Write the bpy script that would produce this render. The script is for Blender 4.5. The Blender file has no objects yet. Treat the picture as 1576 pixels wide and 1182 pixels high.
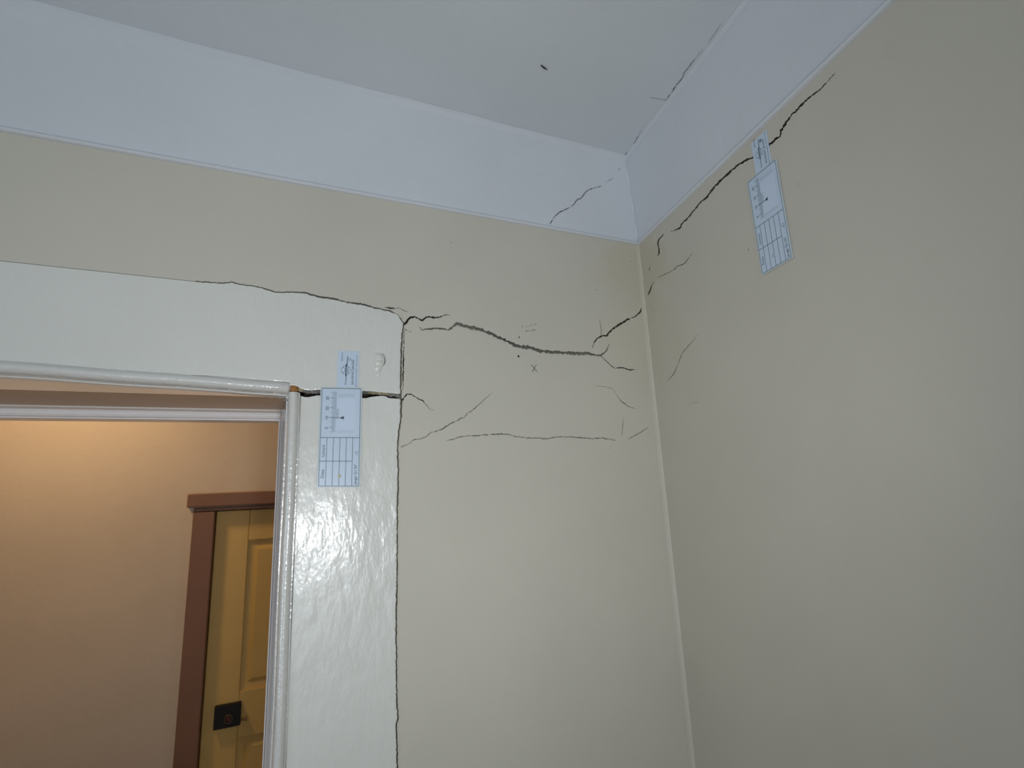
import bpy, bmesh, math, random
import numpy as np
from mathutils import Vector, Matrix
from mathutils.geometry import delaunay_2d_cdt
random.seed(4)
SC = bpy.context.scene
COL = SC.collection

# ------------------------------------------------------------------ camera, light, exposure
F = 780.0
yaw, pit, rol, G = 4.26401256e-01, 2.05530339e-01, -4.65557658e-02, 1.62775259e-01
def _cam_axes():
    cy, sy, cp, sp, cr, sr = math.cos(yaw), math.sin(yaw), math.cos(pit), math.sin(pit), math.cos(rol), math.sin(rol)
    M = Matrix(((cr, -sr, 0), (sr, cr, 0), (0, 0, 1))) @ Matrix(((1, 0, 0), (0, cp, sp), (0, -sp, cp))) @ Matrix(((cy, 0, -sy), (0, 1, 0), (sy, 0, cy)))
    v = lambda r: Vector((M[r][0], M[r][2], -M[r][1]))
    return v(0), v(1), v(2)
RT, DN, FW = _cam_axes()
CAM = Vector((0, -1.0, 1.9))
cd = bpy.data.cameras.new('camera'); cam = bpy.data.objects.new('camera', cd); COL.objects.link(cam)
cam.matrix_world = Matrix(((RT.x, -DN.x, -FW.x, CAM.x), (RT.y, -DN.y, -FW.y, CAM.y), (RT.z, -DN.z, -FW.z, CAM.z), (0, 0, 0, 1)))
cd.sensor_width = 36; cd.lens = F / 1576 * 36; cd.clip_start = .01; cd.clip_end = 100
SC.camera = cam
wd = bpy.data.worlds.new('world'); SC.world = wd; wd.use_nodes = True
bg = wd.node_tree.nodes['Background']; bg.inputs[0].default_value = (.78, .88, 1, 1); bg.inputs[1].default_value = 1.1
SC.view_settings.view_transform = 'Standard'; SC.view_settings.look = 'None'
SC.view_settings.gamma = 1; SC.view_settings.use_curve_mapping = False
SC.view_settings.exposure = 0.0
def area(name, loc, aim, size, power, color, shape='DISK', sy=None):
    l = bpy.data.lights.new(name, 'AREA'); l.shape = shape; l.size = size
    if sy: l.size_y = sy
    l.energy = power; l.color = color
    o = bpy.data.objects.new(name, l); COL.objects.link(o); o.location = loc
    o.rotation_euler = (Vector(aim) - Vector(loc)).to_track_quat('-Z', 'Y').to_euler()
    return o
# the camera's flash and the daylight of the window behind the camera
def spot(name, loc, aim, r, power, color, angle, blend):
    l = bpy.data.lights.new(name, 'SPOT'); l.energy = power; l.color = color; l.shadow_soft_size = r
    l.spot_size = math.radians(angle); l.spot_blend = blend
    o = bpy.data.objects.new(name, l); COL.objects.link(o); o.location = loc
    o.rotation_euler = (Vector(aim) - Vector(loc)).to_track_quat('-Z', 'Y').to_euler()
    return o
spot('flash_light', (.085, -1.02, 1.765), (.28, 0, 2.16), .04, 13.2, (.95, .98, 1.0), 122, 1.0)
area('window_daylight', (-.3, -2.95, 1.45), (.2, 0, 1.7), 1.3, 6.6, (.80, .90, 1.0), 'RECTANGLE', 1.3)
area('added_left_fill', (-2.2, -1.7, 1.45), (0, -1.2, 1.75), 1.2, 13.5, (.80, .90, 1.0), 'RECTANGLE', 1.3)  # fill added for the ceiling and right wall; no window known there
area('corridor_ceiling_lamp', (-.75, .75, 2.60), (-.3, 1.0, 1.2), .16, 6.0, (1.0, .72, .40))

# ------------------------------------------------------------------ pixel to place
def ray(px, py): return (px - 788) / F * RT + (py - 591) / F * DN + FW
def on_y(px, py, y=0.0):
    d = ray(px, py); return CAM + d * ((y - CAM.y) / d.y)
C_TOP = on_y(983, 380); C_LOW = on_y(1069, 1182)
U_R = (C_TOP - C_LOW) / (C_TOP.z - C_LOW.z)                    # the corner leans a little; U_R.z = 1
C0 = C_LOW - U_R * C_LOW.z
D2 = Vector((math.sin(G), math.cos(G), 0))
N_R = U_R.cross(D2).normalized()                               # which way is out?
if N_R.x < 0: N_R = -N_R
def right_P(s, t, d=0.0): return C0 + U_R * t - D2 * s + N_R * d
def back_P(x, z, d=0.0): return Vector((x, d, z))
def back_uv(px, py, y=0.0):
    p = on_y(px, py, y); return (p.x, p.z)
def right_uv(px, py, off=0.0):
    d = ray(px, py); o = C0 + N_R * off
    p = CAM + d * ((o - CAM).dot(N_R) / d.dot(N_R))
    return (-(p - C0).dot(D2) + 0, (p - C0).z) if True else None
# U_R is not exactly at right angles to D2, so solve properly
def right_uv(px, py, off=0.0):
    d = ray(px, py); o = C0 + N_R * off
    p = CAM + d * ((o - CAM).dot(N_R) / d.dot(N_R)) - N_R * off
    q = p - C0; t = q.z
    return ((U_R * t - q).dot(D2), t)
# mitre point of the cornice gives the ceiling height
_d = ray(962, 242)
_t = (-CAM.y - (-(CAM - C0).dot(N_R)) * 1) if False else None
lo, hi = .5, 3.0
for _ in range(60):
    m = (lo + hi) / 2; p = CAM + _d * m
    if (-p.y) - (-(p - C0).dot(N_R)) > 0: lo = m
    else: hi = m
MITRE = CAM + _d * lo
ZC = MITRE.z
def on_z(px, py, z):
    d = ray(px, py); return CAM + d * ((z - CAM.z) / d.z)

# ------------------------------------------------------------------ materials
def mat(name, color, rough=.6, spec=.5, bump=None, stain=None, mottle=0.0, coat=0.0, metal=0.0, emit=None):
    m = bpy.data.materials.new(name); m.use_nodes = True
    nt = m.node_tree; b = nt.nodes['Principled BSDF']; L = nt.links.new
    b.inputs['Base Color'].default_value = (*color, 1); b.inputs['Roughness'].default_value = rough
    b.inputs['Specular IOR Level'].default_value = spec; b.inputs['Metallic'].default_value = metal
    b.inputs['Coat Weight'].default_value = coat; b.inputs['Coat Roughness'].default_value = .12
    tc = nt.nodes.new('ShaderNodeNewGeometry').outputs['Position']
    col = None
    def noise(scale, detail=4, stretch=None, rough_=.55):
        n = nt.nodes.new('ShaderNodeTexNoise'); n.inputs['Scale'].default_value = scale
        n.inputs['Detail'].default_value = detail; n.inputs['Roughness'].default_value = rough_
        if stretch:
            mp = nt.nodes.new('ShaderNodeMapping'); mp.inputs['Scale'].default_value = stretch
            L(tc, mp.inputs['Vector']); L(mp.outputs[0], n.inputs['Vector'])
        else: L(tc, n.inputs['Vector'])
        return n.outputs['Fac']
    def rng(src, a, b_, c=0., d=1.):
        r = nt.nodes.new('ShaderNodeMapRange'); r.inputs[1].default_value = a; r.inputs[2].default_value = b_
        r.inputs[3].default_value = c; r.inputs[4].default_value = d; L(src, r.inputs[0]); return r.outputs[0]
    def mix(fac, A, B):
        x = nt.nodes.new('ShaderNodeMix'); x.data_type = 'RGBA'; L(fac, x.inputs[0])
        for s, v in ((6, A), (7, B)):
            if isinstance(v, tuple): x.inputs[s].default_value = (*v, 1)
            else: L(v, x.inputs[s])
        return x.outputs[2]
    if mottle:
        col = mix(rng(noise(3.2, 5), .35, .65), tuple(c * (1 - mottle) for c in color), tuple(min(1, c * (1 + mottle)) for c in color))
    if stain:
        for centre, radius, scol, amount, sharp in stain:     # damp stains at fixed places on the plaster
            vm = nt.nodes.new('ShaderNodeVectorMath'); vm.operation = 'DISTANCE'; L(tc, vm.inputs[0]); vm.inputs[1].default_value = centre
            dd = rng(vm.outputs['Value'], 0, radius, 1, 0)
            nn = rng(noise(14, 6, None, .7), .3, .7, -.35, .35)
            ad = nt.nodes.new('ShaderNodeMath'); ad.operation = 'ADD'; L(dd, ad.inputs[0]); L(nn, ad.inputs[1])
            fc = rng(ad.outputs[0], .25, .25 + sharp, 0, amount)
            col = mix(fc, col if col else color, scol)
    if col: L(col, b.inputs['Base Color'])
    if bump:
        prev = None
        for scale, dist, stretch, detail in bump:
            bn = nt.nodes.new('ShaderNodeBump'); bn.inputs['Distance'].default_value = dist; bn.inputs['Strength'].default_value = 1
            L(noise(scale, detail, stretch), bn.inputs['Height'])
            if prev: L(prev, bn.inputs['Normal'])
            prev = bn.outputs[0]
        L(prev, b.inputs['Normal']); L(prev, b.inputs['Coat Normal'])
    if emit:
        b.inputs['Emission Color'].default_value = (*emit[0], 1); b.inputs['Emission Strength'].default_value = emit[1]
    return m
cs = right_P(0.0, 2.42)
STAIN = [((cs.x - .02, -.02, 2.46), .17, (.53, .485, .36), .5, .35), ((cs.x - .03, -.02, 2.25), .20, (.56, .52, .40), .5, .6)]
M = {}
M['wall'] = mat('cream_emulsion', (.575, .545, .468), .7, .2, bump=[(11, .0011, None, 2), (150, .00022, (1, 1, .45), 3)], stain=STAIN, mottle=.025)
M['ceil'] = mat('white_ceiling_paint', (.64, .68, .715), .8, .2, bump=[(25, .0012, None, 3), (220, .0003, None, 3)], mottle=.02)
M['cornice'] = mat('white_cornice_paint', (.635, .66, .70), .7, .3, bump=[(30, .0014, None, 3), (190, .0004, None, 3)], mottle=.02)
M['gloss'] = mat('cream_gloss_paint', (.69, .69, .645), .30, .5, bump=[(13, .0030, (1, 1, .5), 2), (62, .0014, (1, 1, .45), 2), (240, .00028, (1, 1, .6), 3)], coat=.40, mottle=.02)
M['bead'] = mat('cream_gloss_moulding_paint', (.65, .64, .61), .17, .5, bump=[(30, .0022, (1, 1, .4), 3), (150, .0008, None, 3)], coat=1.0)
M['crack'] = mat('crack_plaster', (.26, .25, .21), .95, .1, bump=[(300, .001, None, 4)], mottle=.3)
M['dirt_shade'] = mat('crack_dirt_shade', (.050, .045, .038), 1, .05, bump=[(200, .001, None, 4)], mottle=.4)  # dirt in the cracks, darkened further to stand in for their deep shade
M['filler'] = mat('dusty_joint_filler', (.20, .185, .15), .95, .1, bump=[(260, .0012, None, 4)], mottle=.35)
M['core'] = mat('old_masonry', (.10, .08, .06), .95, .1, bump=[(120, .004, None, 5)], mottle=.4)
M['rubble'] = mat('crumbled_mortar', (.40, .34, .22), .95, .1, bump=[(300, .001, None, 5)], mottle=.35)
M['rubble_grey'] = mat('grey_loose_mortar', (.27, .265, .25), .95, .1, bump=[(300, .001, None, 5)], mottle=.5)
M['timber'] = mat('exposed_timber', (.42, .20, .065), .7, .3, bump=[(60, .001, (1, 1, 4), 4)], mottle=.2)
M['plate'] = mat('clear_white_gauge_plastic', (.56, .66, .79), .30, .5)
M['window'] = mat('gauge_window_plastic', (.60, .70, .84), .25, .5)
M['fine'] = mat('gauge_fine_print', (.40, .48, .57), .4, .4)
M['edge'] = mat('gauge_edge_plastic', (.55, .62, .66), .25, .6)
M['ink'] = mat('gauge_ink', (.045, .07, .10), .5, .3)
M['ink2'] = mat('gauge_grey_ink', (.16, .20, .25), .5, .3)
M['pencil'] = mat('pencil_graphite', (.10, .11, .10), .6, .3)
M['pencil2'] = mat('faint_pencil_graphite', (.26, .26, .235), .6, .3)
M['glue'] = mat('yellowed_glue_drop', (.55, .50, .36), .25, .5, coat=.5)
M['ochre'] = mat('ochre_door_paint', (.56, .36, .11), .55, .4, bump=[(60, .0006, (1, 1, .15), 4)], mottle=.05)
M['tanwall'] = mat('tan_corridor_wall', (.56, .45, .35), .75, .3, bump=[(40, .001, None, 3)], mottle=.04)
M['brown'] = mat('dark_brown_door_frame_paint', (.20, .095, .055), .55, .4, mottle=.1)
M['lock'] = mat('black_lock_iron', (.008, .007, .006), .6, .3)
M['lockrim'] = mat('worn_bronze', (.06, .035, .018), .5, .5, metal=.3)
M['red'] = mat('dark_red_core', (.09, .015, .008), .5, .4)
M['stop'] = mat('lightened_stop_moulding_paint', (.82, .78, .77), .3, .5, bump=[(60, .0006, None, 3)], coat=.4)  # pinkish white, lightened to make up for flash light the stop misses
M['soffit'] = mat('brown_soffit', (.56, .37, .24), .45, .5, mottle=.08)  # flat brown base colour, slightly mottled
M['floor'] = mat('brown_floorboard_varnish', (.25, .15, .08), .4, .5, bump=[(30, .001, (1, 8, 1), 4)], mottle=.15)
M['insect'] = mat('dark_insect', (.02, .013, .015), .6, .3)
M['insectwing'] = mat('grey_brown_wing', (.12, .11, .10), .6, .3)

# ------------------------------------------------------------------ helpers
def link(name, me, m, parent=None, smooth=False):
    o = bpy.data.objects.new(name, me); COL.objects.link(o)
    if m is not None: me.materials.append(m)
    if parent: o.parent = parent
    if smooth:
        for p in me.polygons: p.use_smooth = True
    return o
def obj(name, verts, faces, m, parent=None, smooth=False, recalc=True):
    me = bpy.data.meshes.new(name); me.from_pydata([tuple(v) for v in verts], [], faces); me.update()
    if recalc:
        b = bmesh.new(); b.from_mesh(me); bmesh.ops.recalc_face_normals(b, faces=b.faces); b.to_mesh(me); b.free()
    return link(name, me, m, parent, smooth)
def struct(o, label=None):
    o['kind'] = 'structure'
    if label: o['label'] = label
    return o
def empty(name, loc=(0, 0, 0)):
    o = bpy.data.objects.new(name, None); COL.objects.link(o); o.location = loc; o.empty_display_size = .05; return o
def thing(name, label, cat, loc=(0, 0, 0), group=None):
    o = empty(name, loc); o['label'] = label; o['category'] = cat
    if group: o['group'] = group
    return o
def boxmesh(x0, x1, y0, y1, z0, z1):
    v = [(x, y, z) for x in (x0, x1) for y in (y0, y1) for z in (z0, z1)]
    f = [(0, 1, 3, 2), (4, 6, 7, 5), (0, 4, 5, 1), (2, 3, 7, 6), (0, 2, 6, 4), (1, 5, 7, 3)]
    return v, f
def box(name, x0, x1, y0, y1, z0, z1, m, parent=None, bev=0.0):
    v, f = boxmesh(min(x0, x1), max(x0, x1), min(y0, y1), max(y0, y1), min(z0, z1), max(z0, z1))
    o = obj(name, v, f, m, parent)
    if bev:
        md = o.modifiers.new('bevel', 'BEVEL'); md.width = bev; md.segments = 2
    return o
def boxes(name, L, m, parent=None):
    V, Fc = [], []
    for b in L:
        v, f = boxmesh(*b); n = len(V); V += v; Fc += [tuple(i + n for i in q) for q in f]
    return obj(name, V, Fc, m, parent)
def pip(p, poly):
    x, y = p; c = False; n = len(poly); j = n - 1
    for i in range(n):
        xi, yi = poly[i]; xj, yj = poly[j]
        if (yi > y) != (yj > y) and x < (xj - xi) * (y - yi) / (yj - yi) + xi: c = not c
        j = i
    return c

def ribbon(pts, step=2.0, jit=.55, wj=.42, wmul=1.0):
    """pts: (px,py,width px) along a crack -> jittered closed outline in photo pixels"""
    P = []
    for i in range(len(pts) - 1):
        a, b = pts[i], pts[i + 1]; n = max(1, int(math.hypot(b[0] - a[0], b[1] - a[1]) / step))
        for k in range(n):
            t = k / n; P.append([a[q] + (b[q] - a[q]) * t for q in range(3)])
    P.append(list(pts[-1]))
    n = len(P)
    for i in range(1, n - 1):
        s = min(1, P[i][2] / 1.2)
        P[i][0] += random.uniform(-jit, jit) * s; P[i][1] += random.uniform(-jit, jit) * s
    for i in range(1, n - 1):
        if P[i][2] < 1.6 and random.random() < .16: P[i][2] *= .25
        elif P[i][2] > 1.8 and random.random() < .12: P[i][2] *= .55
    Lh, Rh = [], []
    for i in range(n):
        a = P[max(0, i - 1)]; b = P[min(n - 1, i + 1)]
        dx, dy = b[0] - a[0], b[1] - a[1]; l = math.hypot(dx, dy) or 1
        w = P[i][2] * wmul / 2; w1 = w * random.uniform(1 - wj, 1 + wj); w2 = w * random.uniform(1 - wj, 1 + wj)
        if i in (0, n - 1): w1 = w2 = min(w, .15)
        Lh.append((P[i][0] - dy / l * w1, P[i][1] + dx / l * w1)); Rh.append((P[i][0] + dy / l * w2, P[i][1] - dx / l * w2))
    return Lh + Rh[::-1]
def dens(poly, step):
    out = []
    for i in range(len(poly)):
        a, b = poly[i], poly[(i + 1) % len(poly)]; n = max(1, int(math.hypot(b[0] - a[0], b[1] - a[1]) / step))
        for k in range(n): out.append((a[0] + (b[0] - a[0]) * k / n, a[1] + (b[1] - a[1]) * k / n))
    return out

def cracked(name, outline, holes, P, m, parent=None, guides=(), smooth=False, thick=0.0):
    """a plaster skin over `outline` (surface coordinates) with every hole (name, polygon, depth, material, label)
       really cut out of it and given sides and a floor of its own"""
    co, ed = [], []
    def add(poly, closed=True):
        n = len(co); co.extend(Vector(p) for p in poly)
        k = len(poly); ed.extend((n + i, n + (i + 1) % k) for i in range(k if closed else k - 1))
    add(outline)
    for h in holes: add(h[1])
    for g in guides: add(g, False)
    vs, es, fs, _, _, _ = delaunay_2d_cdt(co, ed, [], 0, 1e-7)
    bb = [(min(p[0] for p in h[1]), max(p[0] for p in h[1]), min(p[1] for p in h[1]), max(p[1] for p in h[1])) for h in holes]
    owner = []
    for f in fs:
        c = (sum(vs[i].x for i in f) / len(f), sum(vs[i].y for i in f) / len(f)); w = None
        if pip(c, outline):
            w = -1
            for k, h in enumerate(holes):
                b = bb[k]
                if b[0] <= c[0] <= b[1] and b[2] <= c[1] <= b[3] and pip(c, h[1]): w = k; break
        owner.append(w)
    def sub(fl, depth):
        ids = {}; V = []; FF = []
        for f in fl:
            q = []
            for i in f:
                if i not in ids: ids[i] = len(V); V.append(P(vs[i].x, vs[i].y, depth))
                q.append(ids[i])
            FF.append(tuple(q))
        return ids, V, FF
    ids, V, FF = sub([f for f, w in zip(fs, owner) if w == -1], 0.0)
    main = obj(name, V, FF, m, parent, smooth, recalc=False)
    # a consistent side: face the camera-side of the room
    me = main.data
    b = bmesh.new(); b.from_mesh(me)
    test = P(outline[0][0], outline[0][1], 1.0) - P(outline[0][0], outline[0][1], 0.0)
    for fc in b.faces:
        if fc.normal.dot(test) > 0: fc.normal_flip()
    b.to_mesh(me); b.free()
    edge_of = {}
    for k, f in enumerate(fs):
        for i in range(len(f)):
            e = (f[i], f[(i + 1) % len(f)]); edge_of.setdefault((min(e), max(e)), []).append(k)
    for k, h in enumerate(holes):
        fl = [j for j, w in enumerate(owner) if w == k]
        if not fl: continue
        nm, poly, depth, mt, lab = h
        V, FF = [], []; ids = {}
        def vid(i, d):
            if (i, d) not in ids: ids[(i, d)] = len(V); V.append(P(vs[i].x, vs[i].y, d))
            return ids[(i, d)]
        for j in fl:
            FF.append(tuple(vid(i, depth) for i in fs[j]))
            f = fs[j]
            for i in range(len(f)):
                a, c = f[i], f[(i + 1) % len(f)]; nb = [q for q in edge_of[(min(a, c), max(a, c))] if q != j]
                if nb and owner[nb[0]] == k: continue
                top = 0.0
                if nb and owner[nb[0]] is not None and owner[nb[0]] >= 0:
                    top = holes[owner[nb[0]]][2]
                    if top >= depth: continue
                FF.append((vid(a, top), vid(c, top), vid(c, depth), vid(a, depth)))
        o = obj(nm, V, FF, mt, main)
        if lab: o['label'] = lab
    return main

def prism(name, poly, P, d0, d1, m, parent=None, bev=0.0):
    """solid plate: outline in surface coordinates from depth d0 (front) to d1 (back)"""
    b = bmesh.new()
    f = [b.verts.new(P(u, v, d0)) for u, v in poly]; k = [b.verts.new(P(u, v, d1)) for u, v in poly]
    n = len(poly); top = b.faces.new(f); b.faces.new(k[::-1])
    for i in range(n): b.faces.new((f[(i + 1) % n], f[i], k[i], k[(i + 1) % n]))
    bmesh.ops.recalc_face_normals(b, faces=b.faces)
    if bev:
        es = [e for e in top.edges]
        bmesh.ops.bevel(b, geom=es, offset=bev, segments=2, affect='EDGES', profile=.6)
    bmesh.ops.triangulate(b, faces=[q for q in b.faces if len(q.verts) > 4])
    me = bpy.data.meshes.new(name); b.to_mesh(me); b.free()
    return link(name, me, m, parent)
def sweep(name, prof, path, m, parent=None, smooth=True, closed=True):
    """prof: list of (a,b); path: list of functions/frames -> list of callables (a,b)->Vector"""
    V = []; FF = []; n = len(prof)
    for fr in path: V += [fr(a, b) for a, b in prof]
    for k in range(len(path) - 1):
        for i in range(n if closed else n - 1):
            j = (i + 1) % n
            FF.append((k * n + i, k * n + j, (k + 1) * n + j, (k + 1) * n + i))
    if closed:
        FF.append(tuple(range(n))); FF.append(tuple((len(path) - 1) * n + i for i in range(n))[::-1])
    o = obj(name, V, FF, m, parent)
    if smooth:
        try: o.data.shade_auto_smooth
        except Exception: pass
        for p in o.data.polygons: p.use_smooth = len(p.vertices) == 4
        md = o.modifiers.new('es', 'EDGE_SPLIT'); md.split_angle = math.radians(42)
    return o

# ------------------------------------------------------------------ the cracks, as seen: (x, y, width)
W = 'wide'
back_cracks = [
 ('large wide open crack curving across the wall', [(645.3,502.6,.5),(649.4,508.4,1.6),(654,506.7,1.4),(661,506.4,2),(670.4,505.3,2.6),(681,505.7,3),(690,507.6,2.2),(694.7,504,2.6),(702.8,498.2,4.6),(712.3,501,5),(719,503,4.6),(730,505,5.4),(739.4,507.8,5),(750,511.2,4.8),(759.7,515.5,4),(767.8,519.5,4.2),(777,523.6,4),(786.7,528.3,4),(794.9,532.8,4.6),(802,534,5.4),(810.4,535,5.4),(818.6,535.2,4),(828.7,540,4.8),(841,541,4.4),(851,542,4),(861,542.6,4.4),(881.5,543.6,4.2),(897.7,544,5),(905.8,544,4),(914,546,3.2),(920,547.3,3),(926,546.3,2.4),(933,540,1.8),(938,529,.6)], 'w'),
 (None, [(924,547.5,.8),(936.3,558.4,1.2),(945.4,567,1.3),(952.5,566,1.7),(960.6,566.6,1.5),(970.8,569.6,1.7),(980,568.6,.4)], 't'),
 ('dark diagonal crack climbing to the room corner', [(911,536,.5),(915,527,1.5),(919,521,2),(926,516.8,2.4),(933.2,516.8,2.4),(943.4,505.7,2.8),(954.5,498.6,3),(969.8,490,2.6)], 'm'),
 (None, [(971,489.5,.8),(978,487,2),(984,481.3,2.4),(989,473.2,2),(993,467,1.5),(995,463,.6)], 'm'),
 ('dark jagged crack springing from the architrave corner', [(621.5,501,3),(627,493.2,3),(632.5,488.4,2.6),(637.2,487.7,2.4),(643.3,490.4,2.4),(650,492.7,3),(658.2,487.7,2.8),(667.7,488.4,2.4),(677.8,488,1.8),(684.6,484.6,1.3),(693.4,484.8,.3)], 'm'),
 (None, [(618.6,617,3.6),(622.8,611.7,2),(626,606.9,1.7),(632.4,606.9,1.3),(640.6,611.7,1.5),(650.8,617,1.7),(656.5,623.1,1),(661,629.5,.5),(668.5,632,.3)], 't'),
 (None, [(616.5,687.9,.9),(628,684,.9),(636.2,676.7,.9),(648.2,675.4,1),(654.6,672.9,.8),(663.5,665.3,1),(671,663.8,1),(682.5,659.3,1.2),(692.6,652.3,1.2),(702.8,647.9,1.4),(709,644,1),(714.8,642.2,.9),(719.3,635.8,1),(725.6,632.7,1),(734.5,625,.9),(743.4,616.8,.7),(751,610,.5),(758.6,604,.2)], 't'),
 (None, [(686.3,678.4,.6),(696.4,676.4,.9),(707.9,672.6,1.1),(720.6,670.7,1),(733.2,671,1.2),(744.7,669,1.2),(758.6,668.6,1.1),(771.3,667.6,1.3),(784,669,.8),(795.4,672.4,.9),(798.3,672,1),(810.4,674,1.2),(825,674,.9),(841,675.5,1.2),(861,672,.9),(881.5,672.7,1),(912,675,1.3),(926,674,1),(938.3,676,1.2),(947.4,677.8,.6)], 't'),
 (None, [(967,676,.4),(975,671.5,1),(983,667.4,.9),(998,657.3,.5)], 't'),
 (None, [(959.6,642.7,.3),(958.3,657,.6),(957,671,.4)], 't'),
 (None, [(914,594,.3),(930,595,.6),(942.4,597.4,.5),(948,606,.3),(954.5,616.3,.9),(964.7,624,1.1),(977.9,629.5,.3)], 't'),
 (None, [(923,492.5,.3),(924.5,503,.7),(925.8,515.8,1)], 't'),
 (None, [(622,505.5,.8),(627,509.3,.9),(634.5,511.4,.4)], 't'),
 (None, [(591,472.8,.6),(600,474,2),(609,475.5,1.2),(614,473.5,.5),(620,477.5,.8),(628.3,480.2,.4)], 't'),
 (None, [(621.6,506,.6),(621.8,530,1),(621,548,1.6),(620.6,565,2),(619.8,583,2),(620.6,590,.8),(619.5,602,.4)], 'm'),
]
right_cracks = [
 (None, [(997,455,.6),(999.5,450,1.8),(1002,442,1.8),(1004,438,.9),(1006.5,433,.4)], 't'),
 (None, [(998.8,416.6,1.3),(1000.6,411,.6)], 't'),
 (None, [(1012,394.6,.8),(1014.2,389,2),(1013.4,380,1.6),(1012.7,371.5,1.8),(1016.4,366,1.8),(1023,359.4,1)], 'm'),
 ('long black jagged crack running up under the cornice', [(1031.8,356.6,.6),(1038,354.5,1.4),(1045,351.7,2.2),(1052.7,340.8,2.2),(1061.5,332,1.8),(1071.4,319.9,2.4),(1075.8,313.3,1.8),(1088,303.4,2.6),(1099,288,2.8),(1110,277,2.8),(1119.8,267.7,2.9),(1124.6,263.5,3),(1136,253.8,2.8),(1147.4,246.8,3),(1156.5,243.4,2.2),(1163.4,238.8,3),(1175,230,2.5),(1187.4,219.8,3),(1193,214.8,3.2),(1200,210.3,2.6),(1202.2,201,3.2),(1211.4,186.3,3.2),(1218,177,2.2),(1225,171.4,3),(1232,162.7,3),(1248,148,2.5),(1262,138,2),(1286,112,1)], 'm'),
 (None, [(1012,428,.3),(1016.4,425.4,.7),(1030.7,418.8,.6),(1038.4,414.4,1),(1041,410.6,.7),(1053.8,405.6,1),(1060,397,.6),(1066,389.6,.3)], 't'),
 (None, [(1026.6,586.9,.4),(1036.8,575.7,.9),(1043.9,559.5,.5),(1050,543.2,.8),(1057,535,.7),(1064,528,.6),(1075.3,513.8,.2)], 't'),
 (None, [(1060,623.4,.3),(1066,620.5,.6),(1075,619,.2)], 't'),
]
ceil_cracks = [
 (None, [(1000,150,.4),(1010,151.5,.6),(1018,153,.5),(1026,154,.9),(1029,148,1.1),(1042,130,1.2),(1050,120.6,1.3),(1053,112,1.1),(1058.5,105.8,1.2),(1064,98,1),(1075,84,.7),(1082,76,.4)], 't'),
 (None, [(956,240,.4),(962,237.5,.9),(967,234,1),(973,227,1.1),(977,218,.9),(984,206,.6),(988,199,.3)], 't'),
 (None, [(1090,66,.3),(1096,57,.7),(1104,46,.7),(1110,36,.3)], 't'),
]
corn_cracks = [
 ('thin dark crack rising across the cornice near its mitre', [(846.2,345.5,.8),(848,342,1.2),(853.7,333,1.3),(862.5,325.8,1.4),(881.2,316.6,1.4),(888.9,307.3,1.3),(894.4,305.6,1.2),(900,297,1.2),(907.6,291.3,1.2),(926.3,286.4,.8)], 't'),
 (None, [(934,280.3,.6),(939,277,1),(943.9,273.7,.6)], 't'),
 (None, [(950.5,263,.6),(953,260.5,.8),(954.5,258,.5)], 't'),
]
DEP = {'w': (.0085, 'crack'), 'm': (.010, 'dirt_shade'), 't': (.006, 'dirt_shade')}
def holes_for(cr, uv, wm):
    out = []
    for lab, pts, k in cr:
        d, mm = DEP[k]
        out.append(('crack', [uv(x, y) for x, y in ribbon(pts, wmul=wm[k])], d, M[mm], lab))
    return out
WM = {'w': 1.0, 'm': 1.0, 't': 1.0}
def disc(px, py, r, n=8): return [(px + r * random.uniform(.75, 1.2) * math.cos(a * 6.283 / n), py + r * random.uniform(.75, 1.2) * math.sin(a * 6.283 / n)) for a in range(n)]

# ------------------------------------------------------------------ setting: near wall with the doorway
XL, XR = -2.3, 1.6; YF = -3.0
XB = on_y(441, 640).x; XD = on_y(461, 640).x                  # bead of the right-hand jamb
head_top = [(300,433,2),(345,435.8,1.8),(356.2,433.8,1.6),(368.4,437.3,1.4),(396.9,441.3,1.4),(425.3,449.4,1.8),(449.6,449.4,1.6),(472,450.9,2.2),(490.3,456.5,2.6),(512.6,459.6,2.4),(532.9,464.7,2.4),(557.3,468,2.8),(579.6,474.4,1.8),(599.9,478.5,1.8),(612,484,1.4),(621.2,497.2,1.6)]
side = [(619,514,2),(617.6,540,2.4),(617,575,2.6),(616.6,606,2.4),(618,618,3),(616.8,628,3),(617.4,641,2.6),(615.2,656,2.4),(613.3,669,2.4),(611.9,690,2.2),(613.2,727,2.2),(611.6,777.7,2.3),(611.4,820,2),(611,899,2.1),(609.9,956.7,2.1),(610.3,1040,2),(610.9,1084,2.3),(612.6,1105,2.2),(610,1117.7,2.2),(611.6,1181.6,2.2),(611.8,1230,2)]
seam = ribbon(head_top + side, step=3, jit=.5, wj=.35, wmul=.85)
nS = len(seam) // 2
sa, sb = seam[:nS], seam[nS:][::-1]
# which flank is the wall's, which the board's
if sa[5][1] < sb[5][1]: wall_edge, board_edge = sa, sb
else: wall_edge, board_edge = sb, sa
we = [back_uv(*p) for p in wall_edge]; be = [back_uv(*p) for p in board_edge]
OPW = .84                                                     # clear width of the doorway
XBL = XB - OPW; XDL = XBL - (XD - XB); XOL = XDL - (we[-1][0] - XD)
ztopL = we[0][1]
outline_back = [(C0.x + .03, 0), (C0.x + .03, ZC + .02), (XL, ZC + .02), (XL, 0), (XOL, 0), (XOL, ztopL)] + we + [(we[-1][0], 0)]
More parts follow.
